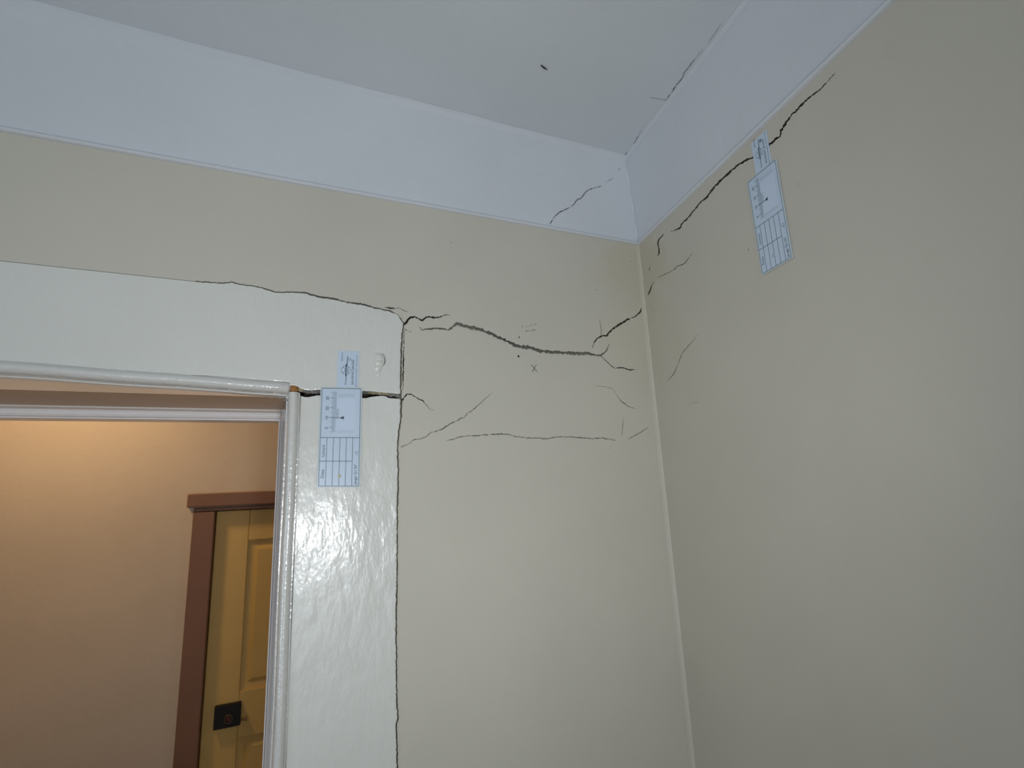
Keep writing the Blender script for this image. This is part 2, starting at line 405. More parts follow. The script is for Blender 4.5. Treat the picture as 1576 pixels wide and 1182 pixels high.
# the corner leans, so the wall runs a little past it and the right wall covers the rest
hb = holes_for(back_cracks, back_uv, WM)
for (x, y, r) in ((799, 519.2, 1.2), (798, 548.2, 1.7)):
    hb.append(('drill_hole', [back_uv(*p) for p in disc(x, y, r)], .008, M['dirt_shade'], None))
for (x, y, r) in ((917, 446, .9), (694, 374, .8), (971, 402, .8), (938.5, 690, .8)):
    hb.append(('chip', [back_uv(*p) for p in disc(x, y, r)], .0012, M['crack'], None))
wall_back = struct(cracked('wall_back', outline_back, hb, back_P, M['wall']))
# edge of the plaster along the seam
V, FF = [], []
ee = [(XOL, 0), (XOL, ztopL)] + we + [(we[-1][0], 0)]
for i, (x, z) in enumerate(ee):
    V += [(x, 0, z), (x, .032, z)]
    if i: FF.append((2 * i - 2, 2 * i, 2 * i + 1, 2 * i - 1))
obj('plaster_edge', V, FF, M['crack'], wall_back, recalc=False)
HZ = on_y(345, 604).z                                         # underside of the head
fp_ = [back_uv(*p) for p in ribbon(head_top + side, step=5, jit=0, wj=0, wmul=3.2)]
fv = []
prism('joint_filler', fp_, back_P, .0065, .012, M['filler'], wall_back)
boxes('masonry_core', [(XB + .03, C0.x + .4, .033, .23, 0, ZC + .02), (XL, XBL - .03, .033, .23, 0, ZC + .02), (XBL - .03, XB + .03, .033, .23, HZ + .035, ZC + .02)], M['core'], wall_back)
boxes('corridor_plaster', [(XB + .03, C0.x + .4, .23, .245, 0, 2.7), (XL, XBL - .03, .23, .245, 0, 2.7), (XBL - .03, XB + .03, .23, .245, HZ + .035, 2.7)], M['tanwall'], wall_back)

# right wall
SR = 3.05
outline_right = [(0, 0), (0, ZC + .02), (SR, ZC + .02), (SR, 0)]
hr = holes_for(right_cracks, right_uv, WM)
for (x, y, r) in ((1152, 384.3, 1.1), (1027, 600, .5), (1228, 283, .9)):
    hr.append(('chip', [right_uv(*p) for p in disc(x, y, r)], .0012, M['crack'], None))
wall_right = struct(cracked('wall_right', outline_right, hr, right_P, M['wall']))
# soft plaster fillet in the corner
R_ = .0085; V, FF = [], []; ns = 7; nz = 60
for k in range(nz + 1):
    z = ZC * k / nz; c = C0 + U_R * z
    a = Vector((c.x - R_ * 1.5, 0, z)); b = c - D2 * R_ * .5; wob = .0009 * math.sin(z * 23) + .0006 * math.sin(z * 61 + 1)
    for i in range(ns):
        t = i / (ns - 1); p = (1 - t) ** 2 * a + 2 * t * (1 - t) * (c + (Vector((-1, 0, 0)) - D2) * .0012) + t * t * b
        V.append(p + Vector((-.0002 - max(0, wob) * math.sin(t * 3.14), -.0003, 0)))
    if k:
        for i in range(ns - 1): q = (k - 1) * ns + i; FF.append((q, q + 1, q + ns + 1, q + ns))
obj('corner_fillet', V, FF, M['wall'], wall_right, smooth=True)
box('masonry_core', 0, 1, 0, 1, 0, 1, M['core'], wall_right)
mc = wall_right.children[-1]
vv = [right_P(s, t, d) for s in (-.3, SR) for d in (.014, .16) for t in (0, ZC + .02)]
for i, v in enumerate(mc.data.vertices): v.co = vv[i]

# ceiling
def ceil_P(x, y, d=0.0): return Vector((x, y, ZC + d))
def ceil_uv(px, py): p = on_z(px, py, ZC); return (p.x, p.y)
hc = holes_for(ceil_cracks, ceil_uv, WM)
ceiling = struct(cracked('ceiling', [(XL, 0.0), (C0.x + .06, 0.0), (right_P(SR, ZC).x + .03, YF - .02), (XL, YF - .02)], hc, ceil_P, M['ceil']))
box('ceiling_slab', XL, XR, YF - .02, .03, ZC + .02, ZC + .12, M['ceil'], ceiling)

# floor, other walls, window behind the camera
fl = struct(box('floor', XL, XR, YF - .1, 1.55, -.08, 0, M['floor']))
xr3 = right_P(SR, 0).x
struct(boxes('wall_left', [(XL - .12, XL, YF - .1, -2.35, 0, ZC), (XL - .12, XL, -1.05, .23, 0, ZC), (XL - .12, XL, -2.35, -1.05, 0, .8), (XL - .12, XL, -2.35, -1.05, 2.1, ZC)], M['wall']))
wf = struct(boxes('wall_front', [(XL, -.95, YF - .12, YF, 0, ZC), (.55, xr3 + .2, YF - .12, YF, 0, ZC), (-.95, .55, YF - .12, YF, 0, .75), (-.95, .55, YF - .12, YF, 2.2, ZC)], M['wall']))
wn = struct(empty('window_1', (-.2, YF - .06, .75)))
def loc(o, e): o.location = -Vector(e.location); return o
fr = boxes('window_frame', [(-.95, -.89, YF - .1, YF - .04, .75, 2.2), (.49, .55, YF - .1, YF - .04, .75, 2.2), (-.89, .49, YF - .1, YF - .04, .75, .81), (-.89, .49, YF - .1, YF - .04, 2.14, 2.2), (-.23, -.17, YF - .1, YF - .04, .81, 2.14)], M['bead'], wn); loc(fr, wn)
wn2 = struct(empty('added_window', (XL - .06, -1.7, .8)))  # unseen window, added to go with the left fill light
fr = boxes('window_frame', [(XL - .1, XL - .04, -2.35, -2.29, .8, 2.1), (XL - .1, XL - .04, -1.11, -1.05, .8, 2.1), (XL - .1, XL - .04, -2.29, -1.11, .8, .86), (XL - .1, XL - .04, -2.29, -1.11, 2.04, 2.1), (XL - .1, XL - .04, -1.73, -1.67, .86, 2.04)], M['bead'], wn2); loc(fr, wn2)
struct(boxes('baseboard_right', [(0, .01, 0, .01, 0, .1)], M['bead']))
bb_ = bpy.data.objects['baseboard_right']; vv = [right_P(s, t, d) for s in (.005, SR - .01) for d in (-.012, .0) for t in (0, .12)]
for i, v in enumerate(bb_.data.vertices): v.co = vv[i]
struct(box('baseboard_back', we[-1][0] + .004, C0.x - .012, -.012, 0, 0, .12, M['bead']))

# ------------------------------------------------------------------ cornice
zbL, zbR = back_uv(345, 264.5)[1], back_uv(980, 378)[1]
xL_, xR_ = back_uv(345, 264.5)[0], back_uv(980, 378)[0]
def zb_back(x): return zbR + (zbL - zbR) * (xR_ - x) / (xR_ - xL_)
pL = -on_z(345, 84, ZC).y; pR = -MITRE.y; xpL = on_z(345, 84, ZC).x
def p_back(x): return max(.02, pR + (pL - pR) * (MITRE.x - x) / (MITRE.x - xpL))
q1 = on_z(1147, 0, ZC); s1 = right_uv(1232, 141.5)
pS = -(q1 - C0).dot(N_R); sS = -(q1 - C0).dot(D2)
sM = -(MITRE - C0).dot(D2)
def zb_right(s): return zbR + (s1[1] - zbR) * max(-.05, s) / s1[0]
def p_right(s): return max(.02, pR + (pS - pR) * (max(s, 0) - sM) / (sS - sM))
print('CORNICE zb', zbL, zbR, 'ZC', ZC, 'p', pL, pR, 'right', s1, pS, sS, sM)
# profile: t 0..1 -> (fraction of projection, height above the bottom in metres or fraction)
def prof(t, p, h):
    """distance from the wall, height above the lower edge"""
    pts = [(0, 0, 0), (.02, .0070, .0003), (.05, .0098, .0030), (.075, .0088, .0062), (.09, .0036, .0088)]
    for i in range(len(pts) - 1):
        if t <= pts[i + 1][0]:
            k = (t - pts[i][0]) / (pts[i + 1][0] - pts[i][0])
            return (pts[i][1] + (pts[i + 1][1] - pts[i][1]) * k, pts[i][2] + (pts[i + 1][2] - pts[i][2]) * k)
    k = (t - .09) / .91
    a0, b0 = pts[-1][1], pts[-1][2]
    sag = .035 * math.sin(math.pi * k)
    A = a0 + (p - a0) * (k * 1.0); Bh = b0 + (h - b0) * k
    l = math.hypot(p, h)
    return (A - sag * l * .55 * h / l, Bh + sag * l * .55 * p / l)
def cb_P(x, t, d=0.0):
    h = ZC - zb_back(x); p = p_back(x); a, z = prof(t, p, h)
    a -= d * .95; z += d * .2
    return Vector((x, -a, zb_back(x) + z))
def cr_P(s, t, d=0.0):
    h = ZC - zb_right(s); p = p_right(s); a, z = prof(t, p, h)
    a -= d * .95; z += d * .2
    zz = zb_right(s) + z
    return C0 + U_R * zz - D2 * s - N_R * a
def cb_uv(px, py):
    d = ray(px, py); x = on_y(px, py).x; best = None
    for it in range(4):
        best = None; h = ZC - zb_back(x); p = p_back(x); z0 = zb_back(x); N = 60; pr = None
        for i in range(N + 1):
            t = i / N; a, z = prof(t, p, h); yy = -a; zz = z0 + z
            k = (yy - CAM.y) / d.y; g = (CAM.z + d.z * k) - zz
            if pr is not None and (pr[1] > 0) != (g > 0) and t > .05:
                w = pr[1] / (pr[1] - g); tt = pr[0] + (t - pr[0]) * w; a, z = prof(tt, p, h)
                best = (CAM.x + d.x * ((-a - CAM.y) / d.y), tt); break
            pr = (t, g)
        if best is None: return None
        x = best[0]
    return best
TS = [0, .01, .02, .035, .05, .065, .075, .09] + [.09 + .91 * i / 12 for i in range(1, 13)]
# mitre: where the two surfaces meet, for each t
def mitre_x(t):
    lo, hi = MITRE.x - .12, C0.x + .05
    for _ in range(40):
        x = (lo + hi) / 2; P_ = cb_P(x, t); s = (C0 + U_R * P_.z - P_).dot(D2)
        a_r = -(P_ - C0).dot(N_R); a_want = prof(t, p_right(s), ZC - zb_right(s))[0]
        if a_r > a_want: lo = x
        else: hi = x
    P_ = cb_P(lo, t); return lo, (C0 + U_R * P_.z - P_).dot(D2)
mx = [mitre_x(t) for t in TS]
ob_ = [(XL, TS[0])] + [(mx[i][0], TS[i]) for i in range(len(TS))] + [(XL, TS[-1])]
hcb = []
for lab, pts, k in corn_cracks:
    poly = [cb_uv(x, y) for x, y in ribbon(pts, wmul=1.0)]
    if all(poly): hcb.append(('crack', poly, .004, M['dirt_shade'], lab))
    else: print('MISSED', pts[0], [i for i, q in enumerate(poly) if not q])
gd = [[(XL, TS[i])] + [(XL + (mx[i][0] - XL) * k / 16, TS[i]) for k in range(1, 16)] + [(mx[i][0], TS[i])] for i in range(1, len(TS) - 1)]
corn = empty('cornice', (MITRE.x, 0, zbR)); struct(corn)
corn.name = 'trim_1'
cbo = cracked('cornice_length', ob_, hcb, cb_P, M['cornice'], None, guides=gd, smooth=True)
cbo.parent = corn; loc(cbo, corn)
V, FF = [], []; NS = 24
for j in range(NS + 1):
    for i, t in enumerate(TS):
        s0 = mx[i][1]; s = s0 + (SR - s0) * (j / NS) ** 1.6; V.append(cr_P(s, t))
    if j:
        for i in range(len(TS) - 1):
            q = (j - 1) * len(TS) + i; FF.append((q, q + 1, q + 1 + len(TS), q + len(TS)))
cro = obj('cornice_length', V, FF, M['cornice'], corn, smooth=True); loc(cro, corn)
for o in (cbo, cro):
    md = o.modifiers.new('es', 'EDGE_SPLIT'); md.split_angle = math.radians(50)
# mitre seam: a narrow trowelled strip of filler along the joint
V, FF = [], []
for i, t in enumerate(TS[4:]):
    i += 4
    wdt = .0035 + .002 * math.sin(i * 1.7)
    a = cb_P(mx[i][0] - wdt, t, -.0006); b = cr_P(mx[i][1] + wdt, t, -.0006)
    c = cb_P(mx[i][0], t, 0); c = c * .45 + (a + b) * .275
    V += [a, c, b]
    if i > 4:
        q = (i - 5) * 3; FF += [(q, q + 1, q + 4, q + 3), (q + 1, q + 2, q + 5, q + 4)]
mf = obj('mitre_filler', V, FF, M['cornice'], corn, smooth=True); loc(mf, corn)
# plaster run along the ceiling edge (the soft pale line at the top of the cornice)
for nm, fn in (('ceiling_joint', 'b'), ('ceiling_joint', 'r')):
    V, FF = [], []; NJ = 90; npf = 5
    for j in range(NJ + 1):
        k = j / NJ
        wv = .0012 * math.sin(k * 47) + .0008 * math.sin(k * 131 + 2)
        for i in range(npf):
            f = i / (npf - 1)
            if fn == 'b':
                x = XL + (MITRE.x - XL) * k; top = cb_P(x, 1.0); lowp = cb_P(x, .955)
                out = Vector((0, -1, 0))
            else:
                s = sM + (SR - sM) * k; top = cr_P(s, 1.0); lowp = cr_P(s, .955); out = -N_R
            A = lowp + Vector((0, 0, -.0002)) + out * .0003; Bp = top + out * ((.009 if fn == 'b' else .0035) + wv * (1 if fn == 'b' else .4)); Bp.z = ZC - .0003
            mid = (lowp + Bp) / 2 + (top - (lowp + Bp) / 2) * .35
            V.append(A * (1 - f) ** 2 + mid * 2 * f * (1 - f) + Bp * f * f)
        if j:
            for i in range(npf - 1): q = (j - 1) * npf + i; FF.append((q, q + 1, q + 1 + npf, q + npf))
    o = obj(nm, V, FF, M['cornice'], corn, smooth=True); loc(o, corn)

# ------------------------------------------------------------------ door_1: the glossy architrave round the doorway
d1 = struct(empty('door_1', (0, 0, 0)))
FY = -.004
def bpx(x, y): return back_uv(x, y, FY)
n_head = len(head_top)
# split board edge at the corner where head and jamb board part (y about 606)
kcut = max(i for i, p in enumerate(board_edge) if p[1] < 606)
bh = [bpx(*p) for p in board_edge[:kcut + 1]]
bj = [bpx(*p) for p in board_edge[kcut + 3:]]
jag = lambda L, a=.35: [(x + random.uniform(-a, a), y + random.uniform(-a, a)) for x, y in L]
def den_open(L, st):
    out = []
    for i in range(len(L) - 1):
        a, b = L[i], L[i + 1]; n = max(1, int(math.hypot(b[0] - a[0], b[1] - a[1]) / st))
        out += [(a[0] + (b[0] - a[0]) * k / n, a[1] + (b[1] - a[1]) * k / n) for k in range(n)]
    return out + [L[-1]]
headlow = [(614.5,606.2),(606,605),(597.9,604.6),(583.7,603.2),(573.5,602.2),(557,601.6),(540,600.5),(520,600),(505,600.2),(492,599.2),(481,600.6),(472,600.3),(466,599.2),(462,597.5),(458,594.5),(452,592.8),(446,593.5)]
hl = [bpx(*p) for p in jag(den_open(headlow, 3.5))]
zr = bpx(459, 588)[1]; zl = bpx(345, 579)[1]
head_poly = [(XOL + .004, bh[0][1])] + bh + hl + [bpx(445, 588), (bpx(345, 579)[0], zl), (XOL + .004, zl - .004)]
prism('head_board', head_poly, back_P, FY, .026, M['gloss'], d1, bev=.0012)
hbo = d1.children[-1]; hbo['label'] = 'glossy cream board above the doorway, split from the jamb'
jamtop = [(462.5,609.5),(466,610),(470,611.3),(475,611),(480,610.2),(488,608.6),(496,608.4),(510,609.5),(530,610.5),(545,611.5),(557.3,612.2),(563.4,612.5),(571,611),(579.6,609.8),(588,609),(593.8,609.6),(597.9,612.2),(606,613),(614,613.4)]
jt = [bpx(*p) for p in jag(den_open(jamtop, 3.5))]
jam_poly = jt + bj + [(bj[-1][0], 0), (XD + .0005, 0), (XD + .0005, jt[0][1] - .002)]
jbo = prism('jamb_board', jam_poly, back_P, FY, .026, M['gloss'], d1, bev=.0012)
jbo['label'] = 'glossy cream jamb board with a jagged broken top edge'
box('jamb_board', XOL + .004, XDL, FY, .026, 0, zl - .008, M['gloss'], d1)
# rolled bead of the architrave: profile (inward distance from XD, depth)
wB = XD - XB
bead = [(0, .02), (0, -.001)] + [(wB * (.10 + .42 * (1 - math.cos(a))), -.001 - .0125 * math.sin(a)) for a in [i * math.pi / 10 for i in range(0, 11)]] + [(wB * .97, .004), (wB * .985, .006), (wB * 1.06, .006), (wB * 1.08, .010), (wB * 1.08, .028), (wB * .5, .028)]
bt = bpx(450.7, 604.4)[1]
path = []
nzb = 40
for k in range(nzb + 1):
    z = bt * k / nzb
    path.append((lambda z: (lambda a, b: Vector((XD - a + .0006 * math.sin(z * 17), b - .0004 * math.sin(z * 29), z))))(z))
# ragged rounded top of the bead
for k in range(1, 5):
    f = math.sin(k / 4 * math.pi / 2); sh = 1 - .75 * (1 - math.cos(k / 4 * math.pi / 2))
    path.append((lambda f, sh: (lambda a, b: Vector((XD - (wB * .45 + (a - wB * .45) * sh), b * sh + .004 * (1 - sh), bt - .004 + .0075 * f - (a / wB) ** 2 * .007))))(f, sh))
sweep('architrave_bead', bead, path, M['bead'], d1)
path = [(lambda z: (lambda a, b: Vector((XDL + a, b, z))))(z) for z in (0, HZ)]
sweep('architrave_bead', bead, path, M['bead'], d1)
# head bead: runs along x, follows the fall of the head
zh = lambda x: zl + (zr - zl) * (x - bpx(345, 579)[0]) / (XD - bpx(345, 579)[0])
path = []
x1h = bpx(442.5, 590)[0]
hb_h = 1.0
for k in range(31):
    x = XBL - .01 + (x1h - XBL + .01) * k / 30
    path.append((lambda x: (lambda a, b: Vector((x, b, zh(x) - a * 1.12 + .0005 * math.sin(x * 31)))))(x))
for k in range(1, 6):
    f = math.sin(k / 5 * math.pi / 2); sh = max(.12, math.cos(k / 5 * math.pi / 2))
    path.append((lambda f, sh: (lambda a, b: Vector((x1h + .0055 * f, b * (.4 + .6 * sh) + .003 * f, zh(x1h) - (wB * .5 + (a - wB * .5) * (.45 + .55 * sh)) * 1.12))))(f, sh))
sweep('head_bead', bead, path, M['bead'], d1)
HZ2 = zh(0) - wB * 1.08 * 1.12
# lining of the opening
YS = .17
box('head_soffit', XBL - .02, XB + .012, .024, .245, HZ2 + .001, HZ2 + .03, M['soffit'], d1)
box('jamb_lining', XB - .002, XB + .03, .028, .245, 0, HZ2, M['bead'], d1)
box('jamb_lining', XBL - .03, XBL + .002, .028, .245, 0, HZ2, M['bead'], d1)
# stop beads at the far edge of the lining, double rolled
zs0 = on_y(345, 631.5, YS).z; zs1 = on_y(345, 646.5, YS).z
xs1 = on_y(428.5, 665, YS).x
dz = zs0 - zs1
st = [(0, .04), (0, 0), (.08, -.004), (.25, -.007), (.42, -.004), (.48, 0), (.55, -.001), (.66, -.004), (.78, -.0045), (.84, -.001), (.88, .002), (.9, -.0015), (1.0, -.001), (1.0, .04)]
zr_ = lambda x: zs0 - .012 * (x - on_y(345, 631, YS).x) / .1 * .06
path = [(lambda x: (lambda a, b: Vector((x, YS + b, zs0 - a * dz))))(x) for x in (XBL - .01, xs1 + dz * .15)]
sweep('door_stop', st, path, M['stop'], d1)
path = [(lambda z: (lambda a, b: Vector((xs1 + dz - a * dz, YS + b, z))))(z) for z in [zs1 * k / 10 for k in range(10)] + [zs1 + dz * .12]]
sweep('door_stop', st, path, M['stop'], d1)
box('door_stop_backing', XBL - .02, XB + .02, YS + .002, YS + .035, zs0 - .002, HZ2 + .002, M['bead'], d1)
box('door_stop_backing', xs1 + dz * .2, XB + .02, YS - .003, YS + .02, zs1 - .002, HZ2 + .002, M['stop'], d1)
box('door_stop_backing', xs1 + dz - .002, XB + .02, YS + .002, YS + .035, 0, HZ2 + .002, M['bead'], d1)
path = [(lambda z: (lambda a, b: Vector((XBL + .0 - (xs1 + dz - XB) * 0 - .004 + a * dz, YS + b, z))))(z) for z in (0, zs1 + dz * .35)]
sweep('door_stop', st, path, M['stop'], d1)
# painted-over clip on the head board
def lump(name, pts, d0, m, parent, k=.6):
    """a soft pad: outline in photo pixels on the near board"""
    c = (sum(p[0] for p in pts) / len(pts), sum(p[1] for p in pts) / len(pts))
    V = []; n = len(pts)
    for f, dd in ((1.0, 0.0), (.93, d0 * .6), (.75, d0), (0, d0 * 1.08)):
        if f == 0: V.append(back_P(*bpx(*c), FY - dd))
        else: V += [back_P(*bpx(c[0] + (x - c[0]) * f, c[1] + (y - c[1]) * f), FY - dd) for x, y in pts]
    FF = []
    for r in range(2):
        for i in range(n): j = (i + 1) % n; FF.append((r * n + i, r * n + j, (r + 1) * n + j, (r + 1) * n + i))
    for i in range(n): FF.append((2 * n + i, 2 * n + (i + 1) % n, 3 * n))
    return obj(name, V, FF, m, parent, smooth=True)
pc = lump('painted_clip', [(576,543.5),(583,543),(589,544),(591.5,549),(592.3,555),(591,561),(588.5,564),(582,563.6),(577,563),(575.5,556),(576,549)], .0034, M['gloss'], hbo)
pc['label'] = 'small lumpy clip painted over on the cream head board'
for b_ in ([(579.5,547),(588,546.5),(588.5,551.5),(580,552.2)], [(580,556),(588,555.5),(588,559.5),(580,560)], [(576.5,562),(588.5,561.5),(587,570.5),(575.5,571)]):
    lump('clip_block', b_, .0062 if b_[0][1] < 560 else .0028, M['gloss'], pc)
lump('clip_block', [(579,573),(585,572.5),(584,579),(579.5,579)], .0010, M['gloss'], pc)
V, FF = [], []
ce = [(588.6,544,.4),(590.6,548,1.1),(592,552,1.3),(592.4,556,1.4),(591.5,560,1.2),(589.5,563,.6)]
cp = ribbon(ce, step=3, jit=0, wj=0)
prism('clip_edge', [bpx(*p) for p in cp], back_P, FY - .0016, FY - .0001, M['filler'], pc)
# inside the broken joint: timber end, mortar crumbs
def crumb(px, py, r, m, name, depth, parent, sy=.7):
    b = bmesh.new(); bmesh.ops.create_icosphere(b, subdivisions=2, radius=1)
    c = back_P(*back_uv(px, py, depth), depth)
    sd = random.random() * 9
    for v in b.verts:
        k = 1 + .28 * math.sin(v.co.x * 5 + sd) * math.sin(v.co.y * 4 + sd * 2) + .2 * math.sin(v.co.z * 7 + sd)
        v.co = Vector((v.co.x * r * k, v.co.y * r * .7 * k, v.co.z * r * sy * k)) + c
    me = bpy.data.meshes.new(name); b.to_mesh(me); b.free()
    return link(name, me, m, parent)
tm = crumb(450.5, 598.8, .0098, M['timber'], 'exposed_timber', .002, d1, .85); tm['label'] = 'orange-brown bare timber end in the broken joint'
crumb(462.5, 599.6, .006, M['rubble'], 'mortar_crumb', .004, d1)
for (x, y, r, mm, dd) in ((469, 601.8, .004, 'rubble_grey', .006), (475, 602.6, .005, 'rubble_grey', .008), (481, 602.8, .0055, 'rubble_grey', .006), (486.5, 604, .004, 'rubble_grey', .006), (491, 602.5, .005, 'rubble_grey', .008), (498, 604, .006, 'rubble_grey', .010), (568, 603.8, .0040, 'rubble', .009), (574, 604.4, .0050, 'rubble', .006), (580, 604.4, .0044, 'rubble', .007), (585, 605.4, .0052, 'rubble', .005), (591, 605.8, .0044, 'rubble', .006), (596, 606.5, .0042, 'rubble', .008),
                          (601, 608.6, .0045, 'rubble_grey', .008), (606, 608.2, .005, 'rubble_grey', .006), (612, 609.4, .005, 'rubble_grey', .005), (443, 608, .004, 'rubble_grey', .008), (440, 616, .003, 'rubble_grey', .006)):
    crumb(x, y, r, M[mm], 'mortar_crumb', dd, d1)

# ------------------------------------------------------------------ the crack gauges
def make_gauge(name, label, FR, strip_v, ox, oy):
    """FR(u, v, h): card units -> world; border rectangle is 60 x 150, h = height off the wall"""
    o0 = FR(30, 75, 0)
    g = thing(name, label, 'crack gauge', o0, 'crack gauges glued over the cracks')
    def flat(nm, rects, h0, h1, m, parent=g, lab=None):
        V, FF = [], []
        for r in rects:
            if len(r) == 4: q = [(r[0], r[1]), (r[2], r[1]), (r[2], r[3]), (r[0], r[3])]
            else: q = [(r[i], r[i + 1]) for i in range(0, len(r), 2)]
            n = len(V); k = len(q)
            V += [FR(u, v, h0) for u, v in q] + [FR(u, v, h1) for u, v in q]
            FF += [tuple(n + k + i for i in range(k)), tuple(n + i for i in range(k))[::-1]] + [(n + i, n + (i + 1) % k, n + k + (i + 1) % k, n + k + i) for i in range(k)]
        o = obj(nm, V, FF, m); 
        for v in o.data.vertices: v.co -= o0
        o.parent = parent
        if lab: o['label'] = lab
        return o
    def line(u0, v0, u1, v1, w=.55):
        du, dv = u1 - u0, v1 - v0; l = math.hypot(du, dv); nx, ny = -dv / l * w / 2, du / l * w / 2
        return (u0 + nx, v0 + ny, u1 + nx, v1 + ny, u1 - nx, v1 - ny, u0 - nx, v0 - ny)
    def text(nm, s, u, v, size, h, m, parent=g, sx=1.0, bold=0.0):
        """reads upwards; u is the letters' middle, v the lower end of the word"""
        cu = bpy.data.curves.new(nm, 'FONT'); cu.body = s; cu.size = size; cu.align_x = 'LEFT'; cu.align_y = 'CENTER'; cu.offset = bold; cu.resolution_u = 3
        t = bpy.data.objects.new(nm, cu); COL.objects.link(t); dg = bpy.context.evaluated_depsgraph_get()
        me = bpy.data.meshes.new_from_object(t.evaluated_get(dg)); bpy.data.objects.remove(t)
        for q in me.vertices: q.co = FR(u - q.co.y, v - q.co.x * sx, h) - o0
        o = link(nm, me, m, parent); return o
    H0 = .0010
    st = flat('slider_strip', [(ox - 1, -oy, ox + 33, 20)], 0, H0, M['plate'])
    base = flat('plate_edge', [(-2.6, -2.2, 62.6, 152.2)], H0, H0 + .0009, M['edge'])
    plate = flat('plate', [(-.4, -.4, 60.4, 150.4)], H0 + .0009, H0 + .0012, M['plate'])
    T = H0 + .0012
    flat('scale_window', [(24, 14, 53, 66)], T, T + .00012, M['window'], plate)
    fp = [(24.5 + i * 3.4, 8.6 + r * 2.1, 24.5 + i * 3.4 + random.uniform(1.6, 3), 9.4 + r * 2.1) for i in range(8) for r in range(3)]
    fp += [(24.5 + i * 3.4, 66.4 + r * 2.0, 24.5 + i * 3.4 + random.uniform(1.6, 3), 67.1 + r * 2.0) for i in range(8) for r in range(2)]
    f_ = flat('fine_print', fp, T + .00003, T + .00016, M['fine'], plate)
    L = [line(0, 0, 60, 0, .8), line(60, 0, 60, 150, .7), line(60, 150, 0, 150, .7), line(0, 150, 0, 0, .7), line(0, 77, 60, 77, .8), line(0, 113, 49.4, 113, .8)]
    for u in (9.9, 19.8, 29.7, 39.5, 49.4): L.append(line(u, 77, u, 150, .7))
    flat('ruled_table', L, T, T + .0001, M['ink'], plate)
    L = []
    for i in range(0, 42):
        v = 68.5 - i * 1.54
        ln = 5.8 if i % 5 else 8.5
        L.append(line(21.8 - ln, v, 21.8, v, .42))
    L.append(line(21.9, 5, 21.9, 33, .35))
    for i in range(0, 4): L.append(line(11.5, 61.8 - i * 15.4, 18, 61.8 - i * 15.4, .5))
    for i in range(11): L.append(line(22, 33 + i * 1.38, 26.6 if i % 5 else 28, 33 + i * 1.38, .42))
    flat('scale_marks', L, T + .00004, T + .0002, M['ink2'], plate)
    flat('scale_marks', [line(11.5, 46.3, 28, 46.3, .5)], T + .00006, T + .00022, M['ink'], plate)
    flat('pointer', [(27.4, 46.3, 34.6, 43.7, 34.6, 48.9)], T + .0001, T + .00025, M['ink'], plate)
    for s, v in (('0', 64), ('10', 50), ('20', 34.8), ('30', 19)):
        text('scale_number', s, 8.8, v, 6.4, T + .0001, M['ink'], plate, bold=.05)
    text('lettering', 'Lecture', 5.2, 106.5, 6.4, T + .0001, M['ink'], plate, .92, .04)
    text('lettering', 'Date', 5.2, 138.5, 6.6, T + .0001, M['ink'], plate, 1.0, .04)
    text('lettering', 'jauge G1.N\u00b0', 54.8, 148, 6.6, T + .0001, M['ink'], plate, .95, .04)
    # slider head: logo, brand and address line
    u0 = ox
    L = [line(u0 + 15, -52.5, u0 + 13.6, -36, 1.2), line(u0 + 13.4, -24, u0 + 12.2, -6, .9), line(u0 + 12.5, -40, u0 + 12.5, -20, 1.6), line(u0 + 14.8, -34, u0 + 14.8, -26, .7), line(u0 + 10.6, -33, u0 + 10.6, -26, .5), line(u0 + 16.5, -32, u0 + 16.5, -28, .5)]
    for i in range(20):
        a0, a1 = i * math.pi / 10, (i + .8) * math.pi / 10
        L.append(line(u0 + 12.5 + 7.4 * math.cos(a0), -30 + 7.2 * math.sin(a0), u0 + 12.5 + 7.4 * math.cos(a1), -30 + 7.2 * math.sin(a1), .5))
    for a in (.8, 2.4, 4.0, 5.4): L.append(line(u0 + 12.5 + 5 * math.cos(a), -30 + 5 * math.sin(a), u0 + 12.5 + 6.5 * math.cos(a), -30 + 6.5 * math.sin(a), 1.2))
    flat('printed_logo', L, H0, H0 + .00012, M['ink'], st)
    flat('printed_stamp', [(u0 + 16.6, -50, u0 + 20.6, -45)], H0, H0 + .00012, M['fine'] if u0 > 20 else M['ink2'], st)
    text('lettering', 'SAUGNAC JAUGES', u0 + 23.4, -6.5, 5.0, H0 + .0001, M['ink'], st, .98, .05)
    r2 = random.Random(7); L = []; v = -3.0
    while v > -54:
        w_ = r2.uniform(.5, 1.5); L.append(line(u0 + 29 + r2.uniform(-1, .3), v, u0 + 29.4 + r2.uniform(.2, 1.2), v - w_ * .8, .55)); L.append(line(u0 + 28.4, v, u0 + 30.2, v - .2, .35)); v -= w_ + r2.choice((.6, .7, .9, 2.0))
    flat('small_print', L, H0, H0 + .00012, M['ink2'], st)
    L = []; v = -45.0
    while v > -58.5: L.append(line(u0 + 4.6, v, u0 + 7.2, v - .4, .45)); L.append(line(u0 + 5 + r2.random(), v, u0 + 6, v - 1.1, .5)); v -= r2.uniform(1.3, 1.9)
    flat('small_print', L, H0, H0 + .00012, M['ink2'], st)
    return g, flat, line, T, plate, text
